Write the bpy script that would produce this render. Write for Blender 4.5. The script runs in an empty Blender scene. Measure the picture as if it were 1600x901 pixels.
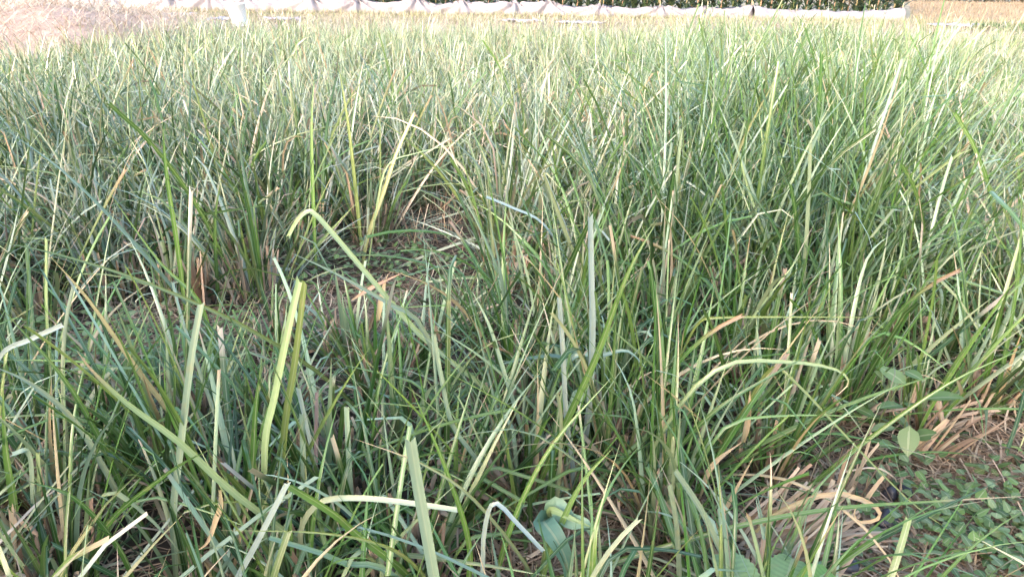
import bpy, math, random
import numpy as np
from mathutils import Vector, Matrix

random.seed(7)
rng = np.random.default_rng(11)
R = math.radians
scene = bpy.context.scene
COL = scene.collection

# ------------------------------------------------------------------ camera
CAM_H, F_PX, PITCH, ROLL = 1.25, 1164.0, 24.07, 0.8
cam_d = bpy.data.cameras.new('camera')
cam = bpy.data.objects.new('camera', cam_d)
COL.objects.link(cam)
cam_d.sensor_width = 36.0
cam_d.lens = 36.0 * F_PX / 1600.0
cam_d.clip_start, cam_d.clip_end = 0.02, 2000
CM = Matrix.Rotation(R(90 - PITCH), 4, 'X') @ Matrix.Rotation(R(ROLL), 4, 'Z')
cam.matrix_world = Matrix.Translation((0, 0, CAM_H)) @ CM
scene.camera = cam

# ------------------------------------------------------------------ light
SUN_EL, SUN_AZ = 19.0, 212.0      # azimuth clockwise from +Y: the sun stands behind the camera, to the left
world = bpy.data.worlds.new('World')
scene.world = world
world.use_nodes = True
wn = world.node_tree.nodes
sky = wn.new('ShaderNodeTexSky')
sky.sky_type = 'NISHITA'
sky.sun_disc = False
sky.sun_elevation = R(SUN_EL)
sky.sun_rotation = R(SUN_AZ)
sky.dust_density = 2.5
world.node_tree.links.new(sky.outputs['Color'], wn['Background'].inputs['Color'])
wn['Background'].inputs['Strength'].default_value = 0.15
sd = bpy.data.lights.new('sun', 'SUN')
sd.energy, sd.angle, sd.color = 0.8, R(10), (1.0, 0.80, 0.76)
sun = bpy.data.objects.new('sun', sd)
COL.objects.link(sun)
to_sun = Vector((math.sin(R(SUN_AZ)) * math.cos(R(SUN_EL)), math.cos(R(SUN_AZ)) * math.cos(R(SUN_EL)), math.sin(R(SUN_EL))))
sun.rotation_euler = to_sun.to_track_quat('Z', 'Y').to_euler()
vs = scene.view_settings
vs.view_transform, vs.look, vs.gamma, vs.exposure = 'Standard', 'None', 1.0, 2.5
vs.use_curve_mapping = False
scene.cycles.max_bounces = 3
scene.cycles.diffuse_bounces = 2
scene.cycles.glossy_bounces = 2
scene.cycles.transmission_bounces = 3

# ------------------------------------------------------------------ pixel helpers
CR = np.array(CM.to_3x3())
def ray(px, py):
    d = CR @ np.array([(px - 800) / F_PX, -(py - 450.5) / F_PX, -1.0])
    return d / np.linalg.norm(d)
def at(px, py, Y):                      # point on that line of sight at depth Y
    d = ray(px, py)
    return np.array([0, 0, CAM_H]) + d * (Y / d[1])
def gnd(px, py, z=0.0):                 # where that line of sight meets the ground
    d = ray(px, py)
    return np.array([0, 0, CAM_H]) + d * ((z - CAM_H) / d[2])
def to_px(p):
    q = CR.T @ (np.asarray(p, float) - np.array([0, 0, CAM_H]))
    return 800 + F_PX * q[0] / -q[2], 450.5 - F_PX * q[1] / -q[2]

# ------------------------------------------------------------------ object helpers
def tag(o, label=None, cat=None, group=None, kind=None):
    if label: o['label'] = label
    if cat: o['category'] = cat
    if group: o['group'] = group
    if kind: o['kind'] = kind
    return o
def link(name, me, parent=None):
    o = bpy.data.objects.new(name, me)
    COL.objects.link(o)
    if parent is not None: o.parent = parent
    return o
def empty(name, loc, rz=0.0):
    o = bpy.data.objects.new(name, None)
    COL.objects.link(o)
    o.location = loc
    o.rotation_euler = (0, 0, rz)
    o.empty_display_size = 0.05
    return o
def mesh(name, v, f, mat, col=None, uv=None, smooth=True):
    """v (N,3), f (M,k) array or list of tuples, col (N,3) per vertex, uv (N,2) per vertex"""
    me = bpy.data.meshes.new(name)
    v = np.asarray(v, np.float32)
    if isinstance(f, np.ndarray):
        k = f.shape[1]
        me.vertices.add(len(v)); me.vertices.foreach_set('co', v.ravel())
        me.loops.add(f.size); me.loops.foreach_set('vertex_index', f.ravel().astype(np.int32))
        me.polygons.add(len(f))
        me.polygons.foreach_set('loop_start', np.arange(0, f.size, k, dtype=np.int32))
        me.polygons.foreach_set('loop_total', np.full(len(f), k, np.int32))
        me.update(calc_edges=True)
        li = f.ravel()
    else:
        me.from_pydata(v.tolist(), [], f)
        li = np.array([i for q in f for i in q])
    if smooth: me.polygons.foreach_set('use_smooth', np.ones(len(me.polygons), bool))
    if col is not None:
        a = me.color_attributes.new('Col', 'FLOAT_COLOR', 'POINT')
        c = np.ones((len(v), 4), np.float32); c[:, :3] = col
        a.data.foreach_set('color', c.ravel())
    if uv is not None:
        l = me.uv_layers.new(name='UVMap')
        l.data.foreach_set('uv', np.asarray(uv, np.float32)[li].ravel())
    if mat is not None: me.materials.append(mat)
    return me

# ------------------------------------------------------------------ materials
class NT:
    def __init__(s, name):
        s.m = bpy.data.materials.new(name); s.m.use_nodes = True
        s.t = s.m.node_tree; s.n = s.t.nodes; s.b = s.n['Principled BSDF']; s.out = s.n['Material Output']
    def new(s, ty, **kw):
        n = s.n.new(ty)
        for k, v in kw.items(): setattr(n, k, v)
        return n
    def l(s, a, b): s.t.links.new(a, b)
    def mix(s, fac, a, b, mode='MIX'):
        n = s.new('ShaderNodeMix', data_type='RGBA', blend_type=mode)
        for i, x in ((0, fac), (6, a), (7, b)):
            if isinstance(x, (int, float)): n.inputs[i].default_value = x
            elif isinstance(x, tuple): n.inputs[i].default_value = (*x, 1)
            else: s.l(x, n.inputs[i])
        return n.outputs[2]
    def math(s, op, a, b=0.0):
        n = s.new('ShaderNodeMath', operation=op)
        for i, x in ((0, a), (1, b)):
            if isinstance(x, (int, float)): n.inputs[i].default_value = x
            else: s.l(x, n.inputs[i])
        return n.outputs[0]
    def noise(s, scale, detail=3, vec=None):
        n = s.new('ShaderNodeTexNoise'); n.inputs['Scale'].default_value = scale; n.inputs['Detail'].default_value = detail
        if vec is not None: s.l(vec, n.inputs['Vector'])
        return n.outputs['Fac']

def leaf_material(name, rough=0.42, transl=0.28, vein=0.35, spec=0.5):
    k = NT(name)
    at_ = k.new('ShaderNodeAttribute', attribute_name='Col')
    oi = k.new('ShaderNodeObjectInfo')
    uv = k.new('ShaderNodeUVMap')
    sep = k.new('ShaderNodeSeparateXYZ'); k.l(uv.outputs['UV'], sep.inputs[0])
    # long parallel veins across the blade
    mp = k.new('ShaderNodeMapping'); mp.inputs['Scale'].default_value = (9, 0.5, 1)
    k.l(uv.outputs['UV'], mp.inputs['Vector'])
    vn = k.noise(2.2, 1, mp.outputs['Vector'])
    mid = k.math('ABSOLUTE', k.math('SUBTRACT', sep.outputs['X'], 0.5))
    midm = k.math('LESS_THAN', mid, 0.055)
    c = k.mix(k.math('MULTIPLY', vn, vein), at_.outputs['Color'], k.mix(1.0, at_.outputs['Color'], (0.55, 0.62, 0.5), 'MULTIPLY'))
    c = k.mix(k.math('MULTIPLY', midm, 0.42), c, (0.42, 0.46, 0.30))
    # wear, blotches
    geo = k.new('ShaderNodeNewGeometry')
    bl = k.noise(38, 1, geo.outputs['Position'])
    r = k.new('ShaderNodeValToRGB'); r.color_ramp.elements[0].position = 0.62; r.color_ramp.elements[1].position = 0.78
    k.l(bl, r.inputs['Fac'])
    c = k.mix(k.math('MULTIPLY', r.outputs['Color'], 0.30), c, (0.36, 0.30, 0.15))
    hsv = k.new('ShaderNodeHueSaturation')
    k.l(c, hsv.inputs['Color'])
    k.l(k.math('ADD', k.math('MULTIPLY', oi.outputs['Random'], 0.4), 0.8), hsv.inputs['Value'])
    k.l(hsv.outputs['Color'], k.b.inputs['Base Color'])
    k.b.inputs['Roughness'].default_value = rough
    k.b.inputs['Specular IOR Level'].default_value = spec
    tr = k.new('ShaderNodeBsdfTranslucent')
    k.l(k.mix(1.0, hsv.outputs['Color'], (1.1, 1.2, 0.8), 'MULTIPLY'), tr.inputs['Color'])
    mx = k.new('ShaderNodeMixShader'); mx.inputs[0].default_value = transl
    k.l(k.b.outputs[0], mx.inputs[1]); k.l(tr.outputs[0], mx.inputs[2]); k.l(mx.outputs[0], k.out.inputs['Surface'])
    return k.m
M_LEAF = leaf_material('grass_leaf', 0.30, 0.08, 0.75, 0.7)
M_DRY = leaf_material('dry_straw', 0.7, 0.12, 0.6, 0.25)
M_BROAD = leaf_material('broad_leaf', 0.45, 0.22, 0.3, 0.45)
M_TREE = leaf_material('tree_leaf', 0.5, 0.2, 0.2, 0.4)

def simple(name, col, rough=0.8, noise_scale=8.0, var=0.35, bump=0.3, spec=0.4, transl=0.0, dist=0.01):
    k = NT(name)
    geo = k.new('ShaderNodeNewGeometry')
    n = k.noise(noise_scale, 6, geo.outputs['Position'])
    dark = tuple(x * (1 - var) for x in col); lite = tuple(min(1, x * (1 + var)) for x in col)
    k.l(k.mix(n, dark, lite), k.b.inputs['Base Color'])
    k.b.inputs['Roughness'].default_value = rough
    k.b.inputs['Specular IOR Level'].default_value = spec
    bp = k.new('ShaderNodeBump'); bp.inputs['Strength'].default_value = bump; bp.inputs['Distance'].default_value = dist
    k.l(k.noise(noise_scale * 4, 5, geo.outputs['Position']), bp.inputs['Height']); k.l(bp.outputs['Normal'], k.b.inputs['Normal'])
    if transl:
        tr = k.new('ShaderNodeBsdfTranslucent'); tr.inputs['Color'].default_value = (*col, 1)
        mx = k.new('ShaderNodeMixShader'); mx.inputs[0].default_value = transl
        k.l(k.b.outputs[0], mx.inputs[1]); k.l(tr.outputs[0], mx.inputs[2]); k.l(mx.outputs[0], k.out.inputs['Surface'])
    return k.m
def soil_material():
    k = NT('soil')
    geo = k.new('ShaderNodeNewGeometry')
    n1 = k.noise(3.0, 6, geo.outputs['Position']); n2 = k.noise(45, 5, geo.outputs['Position']); n3 = k.noise(0.35, 4, geo.outputs['Position'])
    c = k.mix(n1, (0.022, 0.016, 0.012), (0.07, 0.050, 0.036))
    c = k.mix(k.math('MULTIPLY', n2, 0.35), c, (0.13, 0.10, 0.07))
    sep = k.new('ShaderNodeSeparateXYZ'); k.l(geo.outputs['Position'], sep.inputs[0])
    far = k.new('ShaderNodeMapRange'); far.inputs['From Min'].default_value = 9; far.inputs['From Max'].default_value = 14
    k.l(sep.outputs['Y'], far.inputs['Value'])
    c = k.mix(far.outputs['Result'], c, k.mix(n3, (0.42, 0.32, 0.25), (0.26, 0.25, 0.14)))
    k.l(c, k.b.inputs['Base Color']); k.b.inputs['Roughness'].default_value = 0.95
    bp = k.new('ShaderNodeBump'); bp.inputs['Strength'].default_value = 0.7; bp.inputs['Distance'].default_value = 0.03
    k.l(k.noise(22, 8, geo.outputs['Position']), bp.inputs['Height']); k.l(bp.outputs['Normal'], k.b.inputs['Normal'])
    return k.m
M_SOIL = soil_material()
M_SHEET = simple('white_row_cover', (.37, .34, .36), 0.55, 3, 0.16, 0.15, 0.4, 0.25)
M_BUCKET = simple('white_plastic', (0.86, 0.87, 0.88), 0.3, 5, 0.04, 0.03, 0.5)
M_SCRAP = simple('lavender_film', (0.36, 0.35, 0.42), 0.35, 9, 0.2, 0.3, 0.6)
M_STONE = simple('dark_stone', (0.030, 0.030, 0.042), 0.38, 14, 0.45, 0.35, 0.6)
M_BARK = simple('bark', (0.13, 0.09, 0.06), 0.9, 12, 0.4, 0.8, 0.2)
M_STAKE = simple('bamboo_stake', (0.45, 0.36, 0.22), 0.7, 20, 0.25, 0.2)
M_METAL = simple('wire_handle', (0.4, 0.4, 0.42), 0.35, 20, 0.2, 0.1)
M_STRAWCORE = simple('packed_straw', (0.68, 0.52, 0.46), 0.9, 30, 0.15, 0.5, 0.2, 0, 0.03)

# ------------------------------------------------------------------ blade generator
def smooth(x): x = np.clip(x, 0, 1); return x * x * (3 - 2 * x)
def blades(N, S, base, phi, th0, curl, L, w, col, *, p=1.8, kink=None, kpos=None, twist=0, dphi=0, cut=None, fold=0.18,
           tipcol=None, tipamt=None, basecol=None, across=3):
    """N blades, S segments each. Returns verts, quads, colours, uvs."""
    t = np.linspace(0, 1, S + 1)[None, :]
    A = lambda x: np.broadcast_to(np.asarray(x, float), (N,))[:, None]
    phi, th0, curl, L, w, twist, dphi = map(A, (phi, th0, curl, L, w, twist, dphi))
    th = th0 + curl * t ** p
    if kink is not None: th = th + A(kink) * smooth((t - A(kpos)) / 0.08)
    ph = phi + dphi * t
    T = np.stack([np.sin(th) * np.cos(ph), np.sin(th) * np.sin(ph), np.cos(th)], -1)
    step = (L / S)[..., None] * 0.5 * (T[:, 1:] + T[:, :-1])
    P = np.concatenate([np.zeros((N, 1, 3)), np.cumsum(step, 1)], 1) + np.asarray(base, float).reshape(-1, 1, 3)
    s = np.stack([-np.sin(ph), np.cos(ph), np.zeros_like(ph)], -1)
    n = np.cross(s, T)
    tw = (twist * t)[..., None]
    s2 = s * np.cos(tw) + n * np.sin(tw); n2 = np.cross(s2, T)
    cut = np.zeros((N, 1)) if cut is None else np.asarray(cut, float).reshape(-1, 1)
    tap_u = 1 - np.clip((t - 0.3) / 0.7, 0, 1) ** 1.7 * 0.97
    tap_c = 1 - np.clip((t - 0.3) / 0.7, 0, 1) ** 1.5 * 0.22
    wp = (w * (0.72 + 0.28 * smooth(t * 4)) * (tap_u * (1 - cut) + tap_c * cut))[..., None]
    fo = (fold * (1.4 - 0.7 * t))[..., None]
    if across == 3: V = np.stack([P - s2 * wp / 2 + n2 * wp * fo, P, P + s2 * wp / 2 + n2 * wp * fo], 2)
    else: V = np.stack([P - s2 * wp / 2, P + s2 * wp / 2], 2)
    for e in (0, -1):
        V[:, -1, e] += T[:, -1] * (w * cut * rng.uniform(-.1, 1.3, (N, 1)))
    k = across
    idx = np.arange(N * (S + 1) * k).reshape(N, S + 1, k)
    Fq = np.stack([idx[:, :-1, :-1], idx[:, :-1, 1:], idx[:, 1:, 1:], idx[:, 1:, :-1]], -1).reshape(-1, 4)
    C = np.broadcast_to(np.asarray(col, float).reshape(-1, 1, 3), (N, S + 1, 3)).copy()
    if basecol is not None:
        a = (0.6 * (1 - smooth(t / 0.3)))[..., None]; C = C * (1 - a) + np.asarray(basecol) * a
    if tipcol is not None:
        ta = A(tipamt); a = (smooth((t - 1 + ta) / np.maximum(ta * 0.6, 1e-3)) * (ta > 0.01))[..., None]
        C = C * (1 - a) + np.asarray(tipcol).reshape(-1, 1, 3) * a
    C = np.repeat(C[:, :, None, :], k, 2)
    U = np.broadcast_to(np.linspace(0, 1, k)[None, None, :], (N, S + 1, k))
    Vv = np.broadcast_to((t * L * 8)[..., None] if False else t[..., None] * 3, (N, S + 1, k)) + np.arange(N).reshape(-1, 1, 1) * 0.37
    UV = np.stack([U + 0 * Vv, Vv], -1)
    return V.reshape(-1, 3), Fq, C.reshape(-1, 3), UV.reshape(-1, 2)

GREEN = np.array([[.074, .160, .030], [.102, .197, .042], [.036, .086, .019], [.138, .212, .057], [.068, .144, .041], [.175, .230, .078], [.116, .187, .068], [.048, .108, .026]])
SILVER = np.array([[.31, .37, .28], [.39, .44, .38], [.25, .31, .21], [.41, .45, .34]])  # pale glaucous leaf tones, with sky sheen on glossy blades painted in
STRAW = np.array([[.54, .36, .27], [.60, .43, .34], [.45, .29, .21], [.64, .50, .40], [.34, .21, .15], [.55, .40, .29]])
YELL = np.array([[.36, .36, .21], [.43, .41, .29], [.29, .33, .18]])
def palette(N, silver=.22, yellow=.12, dry=.05):
    r = rng.random(N); out = GREEN[rng.integers(len(GREEN), size=N)].copy()
    for lo, hi, pal in ((0, silver, SILVER), (silver, silver + yellow, YELL), (silver + yellow, silver + yellow + dry, STRAW)):
        k = (r >= lo) & (r < hi); out[k] = pal[rng.integers(len(pal), size=k.sum())]
    return out * rng.uniform(.8, 1.2, (N, 1))
BASEC = (.08, .13, .03)  # dark green blade base: shade low in the clumps put into the colour

def clump_blades(n, S, rad, hgt, across=3, silver=.22, yellow=.12, dry=.05, spread=1.0, wid=(.005, .011)):
    a = rng.uniform(0, 2 * math.pi, n); r = rad * np.sqrt(rng.random(n))
    base = np.stack([r * np.cos(a), r * np.sin(a), np.full(n, -.01)], -1)
    phi = a + rng.normal(0, .6, n)
    th0 = np.abs(rng.normal(.05, .30, n)) * spread + r / rad * .22 * spread
    wild = rng.random(n) < .22; th0[wild] += rng.uniform(.3, 1.0, wild.sum())
    curl = np.abs(rng.normal(.05, .62, n)) * spread
    L = hgt * rng.beta(2.6, 2.0, n) * 1.5
    w = rng.uniform(*wid, n)
    kk = rng.random(n) < .22
    kink = np.where(kk, rng.uniform(.7, 1.9, n), 0); kpos = rng.uniform(.35, .85, n)
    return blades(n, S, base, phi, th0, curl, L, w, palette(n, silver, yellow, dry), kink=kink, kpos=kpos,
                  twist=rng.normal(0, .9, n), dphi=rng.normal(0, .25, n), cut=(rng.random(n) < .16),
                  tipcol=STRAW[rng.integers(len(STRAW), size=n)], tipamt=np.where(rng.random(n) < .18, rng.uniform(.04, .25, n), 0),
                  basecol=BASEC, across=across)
def merge(parts):
    vs_, fs, cs, us, o = [], [], [], [], 0
    for v, f, c, u in parts:
        vs_.append(v); fs.append(f + o); cs.append(c); us.append(u); o += len(v)
    return np.concatenate(vs_), np.concatenate(fs), np.concatenate(cs), np.concatenate(us)
def tint(q, m): return q[0], q[1], q[2] * np.asarray(m), q[3]
def xf(q, loc, rz=0.0, sc=1.0):
    c, s = math.cos(rz), math.sin(rz); M = np.array([[c, -s, 0], [s, c, 0], [0, 0, 1]]) * sc
    return q[0] @ M.T + np.asarray(loc), q[1], q[2], q[3]

# ------------------------------------------------------------------ the setting: ground
def ground_z(x, y): return 0.018 * np.sin(x * 2.3 + 1.0) * np.cos(y * 1.9) + 0.012 * np.sin(x * 5.1 - y * 4.3)
gx = np.concatenate([[-900, -300, -100, -40], np.linspace(-16, 16, 130), [40, 100, 300, 900]])
gy = np.concatenate([[-900, -300, -80, -30], np.linspace(-12, 28, 160), [45, 100, 300, 900]])
GX, GY = np.meshgrid(gx, gy)
inn = (np.abs(GX) < 20) & (GY > -12.5) & (GY < 29)
GZ = np.where(inn, ground_z(GX, GY), 0) - 0.03
nx, ny = len(gx), len(gy)
gi = np.arange(nx * ny).reshape(ny, nx)
gf = np.stack([gi[:-1, :-1], gi[:-1, 1:], gi[1:, 1:], gi[1:, :-1]], -1).reshape(-1, 4)
tag(link('ground', mesh('ground', np.stack([GX, GY, GZ], -1).reshape(-1, 3), gf, M_SOIL)), kind='structure')

# ------------------------------------------------------------------ unseen trees added behind the camera to shade the near grass
def tube(path, rad, sides=8):
    path = np.asarray(path, float); n = len(path); vs_ = []
    for i in range(n):
        d = path[min(i + 1, n - 1)] - path[max(i - 1, 0)]; d /= np.linalg.norm(d) + 1e-9
        u = np.cross(d, [0.31, 0.87, 0.2]); u /= np.linalg.norm(u); w = np.cross(d, u)
        a = np.linspace(0, 2 * math.pi, sides, endpoint=False)
        vs_.append(path[i] + rad[i] * (np.cos(a)[:, None] * u + np.sin(a)[:, None] * w))
    v = np.concatenate(vs_); f = []
    for i in range(n - 1):
        for j in range(sides):
            f.append((i * sides + j, i * sides + (j + 1) % sides, (i + 1) * sides + (j + 1) % sides, (i + 1) * sides + j))
    f.append(tuple(range(sides))[::-1]); f.append(tuple((n - 1) * sides + j for j in range(sides)))
    return v, f
def join(parts):
    v, f, o = [], [], 0
    for a, b in parts: v.append(a); f += [tuple(i + o for i in q) for q in b]; o += len(a)
    return np.concatenate(v), f
def leaf_cards(n, centres, radius, size, cols):
    c = centres[rng.integers(len(centres), size=n)]
    P = c + rng.normal(0, 1, (n, 3)) * radius
    th = rng.uniform(.3, 2.4, n)
    return blades(n, 2, P, rng.uniform(0, 6.28, n), th, rng.uniform(0, .8, n), size * rng.uniform(.7, 1.3, n), size * .5,
                  cols[rng.integers(len(cols), size=n)] * rng.uniform(.7, 1.2, (n, 1)), across=2)
TREEC = np.array([[.05, .10, .03], [.07, .12, .035], [.045, .085, .03]])
def make_shade_tree(loc, h, label):
    t = tag(empty('tree', loc, random.uniform(0, 6)), label, 'tree', 'unseen shade trees added behind the camera')
    limbs = [tube([(0, 0, -.1), (.05, .02, h * .3), (0, .1, h * .55), (.05, .05, h * .85)], [.14, .11, .07, .02])]
    cs = []
    for i in range(16):
        a = i * 2.4; z0 = h * random.uniform(.15, .7); r = random.uniform(.6, 1.25)
        e = np.array([r * math.cos(a), r * math.sin(a), z0 + random.uniform(.2, .7)])
        limbs.append(tube([(0, .05, z0), e * [.5, .5, 1] - [0, 0, .15], e], [.05, .035, .012], 6)); cs += [e, e * [.6, .6, 1]]
    cs.append(np.array([0, 0, h * .9]))
    link('trunk', mesh('trunk', *join(limbs), M_BARK), t)
    q = leaf_cards(5200, np.array(cs), .30, .14, TREEC)
    link('crown', mesh('crown', q[0], q[1], M_TREE, q[2], q[3]), t)
sdir = np.array([math.sin(R(SUN_AZ)), math.cos(R(SUN_AZ))]); sperp = np.array([-sdir[1], sdir[0]])
for i, (k, h) in enumerate(((-6.0, 4.4), (-4.0, 4.7), (-2.0, 4.3), (0.0, 4.6), (2.0, 4.2), (4.0, 4.5), (6.0, 4.4))):
    p = np.array([0, 2.0]) + sdir * 9.5 + sperp * k
    make_shade_tree((p[0], p[1], 0), h, 'unseen tree added behind the viewer to shade the grass, number %s along its row' % ('one two three four five six seven'.split()[i]))

# ------------------------------------------------------------------ where the clumps stand
GAPS = [(*gnd(600, 420)[:2], .36), (*gnd(680, 350)[:2], .34), (*gnd(60, 560)[:2], .34), (*gnd(330, 600)[:2], .26), (*gnd(240, 530)[:2], .22), (*gnd(420, 500)[:2], .22),
        (*gnd(570, 470)[:2], .26), (*gnd(650, 470)[:2], .24), (*gnd(130, 600)[:2], .22), (*gnd(480, 500)[:2], .16),
        (*gnd(1520, 850)[:2], .36), (*gnd(1380, 870)[:2], .18), (*gnd(1600, 760)[:2], .22), (*gnd(1480, 960)[:2], .26), (*gnd(1620, 930)[:2], .24), (*gnd(1330, 960)[:2], .14), (*gnd(1400, 725)[:2], .20), (*gnd(1390, 800)[:2], .15), (*gnd(1250, 850)[:2], .16), (*gnd(1410, 790)[:2], .12), (*gnd(1570, 700)[:2], .16), (*gnd(720, 620)[:2], .15), (*gnd(1010, 300)[:2], .2),
        (*gnd(880, 900)[:2], .13)]
spots = []
y = 0.92
row = 0
while y < 13.0:
    hw = y * .76 + .65
    stepx = .225 if y < 6 else .31
    x = -hw + random.random() * stepx
    while x < hw:
        px_, py_ = x + random.gauss(0, .05), y + random.gauss(0, .05) + .05 * math.sin(x * 1.3 + row)
        x += stepx * random.uniform(.85, 1.2)
        if any((px_ - a) ** 2 + (py_ - b) ** 2 < c * c for a, b, c in GAPS): continue
        u = to_px((px_, py_, .3))[0]
        if u < 260 and py_ > 8.7 + u * .013: continue          # the straw heap lies there
        spots.append((px_, py_, row))
    y += (.265 if y < 3.2 else .31 if y < 6 else .38) * random.uniform(.92, 1.08); row += 1
spots.sort(key=lambda s: s[1])
vis = [s for s in spots if -120 < to_px((s[0], s[1], .25))[0] < 1720]
near = [s for s in vis if s[1] < 2.35]
mid = [s for s in vis if s[1] >= 2.35][:300 - len(near)]
chosen = set(near) | set(mid)
far = [s for s in spots if s not in chosen]
print('CLUMPS near %d mid %d far %d' % (len(near), len(mid), len(far)))

def dryness(x, y):
    u = to_px((x, y, .3))[0]
    lush = math.exp(-((u - 1250) / 260) ** 2)
    return lush                                                     # taller, greener grass right of the centre

def low(x, y):
    u = to_px((x, y, 0))[0]
    if 420 < u < 780 and 1.95 < y < 3.1: return .62
    if -50 < u < 430 and 1.7 < y < 2.45: return .68
    if 1300 < u < 1650 and y < 1.75: return .75
    return 1.0
# ---- pool of single leaves for the near clumps
POOL = []
for i in range(150):
    long_ = random.random()
    kk = random.random() < .20
    c = palette(1, .19, .07, .025) * np.array([1.0, 1.1, .92])
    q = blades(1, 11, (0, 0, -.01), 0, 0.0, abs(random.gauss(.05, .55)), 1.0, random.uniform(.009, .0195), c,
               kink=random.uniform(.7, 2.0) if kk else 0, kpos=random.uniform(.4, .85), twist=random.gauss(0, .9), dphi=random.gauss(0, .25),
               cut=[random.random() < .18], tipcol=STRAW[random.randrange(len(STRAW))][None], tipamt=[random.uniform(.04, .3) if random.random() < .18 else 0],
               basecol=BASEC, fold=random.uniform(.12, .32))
    POOL.append(mesh('grass_leaf', q[0], q[1], M_LEAF, q[2], q[3]))
# ---- pool of cut stubs: hollow dry stems with a torn rim, and folded dry sheaths
STUBS = []
for i in range(22):
    if i % 2:
        n, sd_, c = 3, 7, STRAW[random.randrange(len(STRAW))] * random.uniform(.75, 1.1)
        r0, hh = random.uniform(.005, .009), 1.0
        path = [(0, 0, -.03), (random.uniform(-.02, .02), random.uniform(-.02, .02), .5), (random.uniform(-.05, .05), random.uniform(-.05, .05), 1.0)]
        v, f = tube(path, [r0 * 1.25, r0, r0 * .9], sd_)
        v[-sd_:, 2] += np.array([random.uniform(-.12, .10) for _ in range(sd_)])
        f = f[:-1]                                                   # open top
        inner = v[-sd_:] - [0, 0, .25]; inner[:, :2] = (inner[:, :2] - np.mean(inner[:, :2], 0)) * .7 + np.mean(inner[:, :2], 0)
        o = len(v); v = np.concatenate([v, inner])
        f += [(o - sd_ + j, o - sd_ + (j + 1) % sd_, o + (j + 1) % sd_, o + j) for j in range(sd_)] + [tuple(o + j for j in range(sd_))]
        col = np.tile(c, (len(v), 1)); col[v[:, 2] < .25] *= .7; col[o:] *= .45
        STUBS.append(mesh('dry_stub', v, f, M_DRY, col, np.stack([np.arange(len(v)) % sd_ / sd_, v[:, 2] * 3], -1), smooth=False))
    else:
        n = random.choice((1, 2, 3))
        q = blades(n, 5, rng.normal(0, .006, (n, 3)) * [1, 1, 0], rng.uniform(0, 6.28, n), rng.uniform(0, .10, n), rng.uniform(-.1, .35, n), rng.uniform(.7, 1.1, n),
                   rng.uniform(.010, .020, n), STRAW[rng.integers(len(STRAW), size=n)] * rng.uniform(.5, .95, (n, 1)), cut=np.ones(n), fold=.5, twist=rng.normal(0, .5, n))  # straw colour lowered here to paint the gaps between blades darker
        STUBS.append(mesh('dry_stub', q[0], q[1], M_DRY, q[2], q[3]))
DEAD = []
for i in range(14):
    q = blades(1, 12, (0, 0, 0), 0, random.uniform(.2, .6), random.uniform(.8, 3.2), 1.0, random.uniform(.010, .018), STRAW[random.randrange(len(STRAW))][None],
               twist=random.gauss(0, 3), dphi=random.gauss(0, 1.2), kink=random.choice((0, 1.2)), kpos=.5, fold=.3)
    DEAD.append(mesh('dead_leaf', q[0], q[1], M_DRY, q[2], q[3]))

def place(name, me, parent, loc, phi, lean, sc, wsc=1.0):
    o = link(name, me, parent)
    o.location = loc
    o.rotation_euler = (0, lean, phi)
    o.scale = (sc * wsc if wsc else sc, sc * (wsc or 1), sc)
    o.scale = (sc, wsc, sc)
    return o
ORD = ('front', 'second', 'third', 'fourth', 'fifth', 'sixth', 'seventh', 'eighth', 'ninth', 'tenth', 'eleventh', 'twelfth', 'thirteenth', 'fourteenth', 'fifteenth', 'sixteenth')
def ordinal(n): return ORD[n] if n < len(ORD) else '%dth' % (n + 1)
def cardinal(n): return '%d%s' % (n, 'th' if 10 < n % 100 < 14 else {1: 'st', 2: 'nd', 3: 'rd'}.get(n % 10, 'th'))
rows = {}
for s in near + mid: rows.setdefault(s[2], []).append(s)
for r_ in rows: rows[r_].sort()
rowid = {r_: i for i, r_ in enumerate(sorted(rows))}
CLUMPS = []                                                          # (xy, empty)
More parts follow.
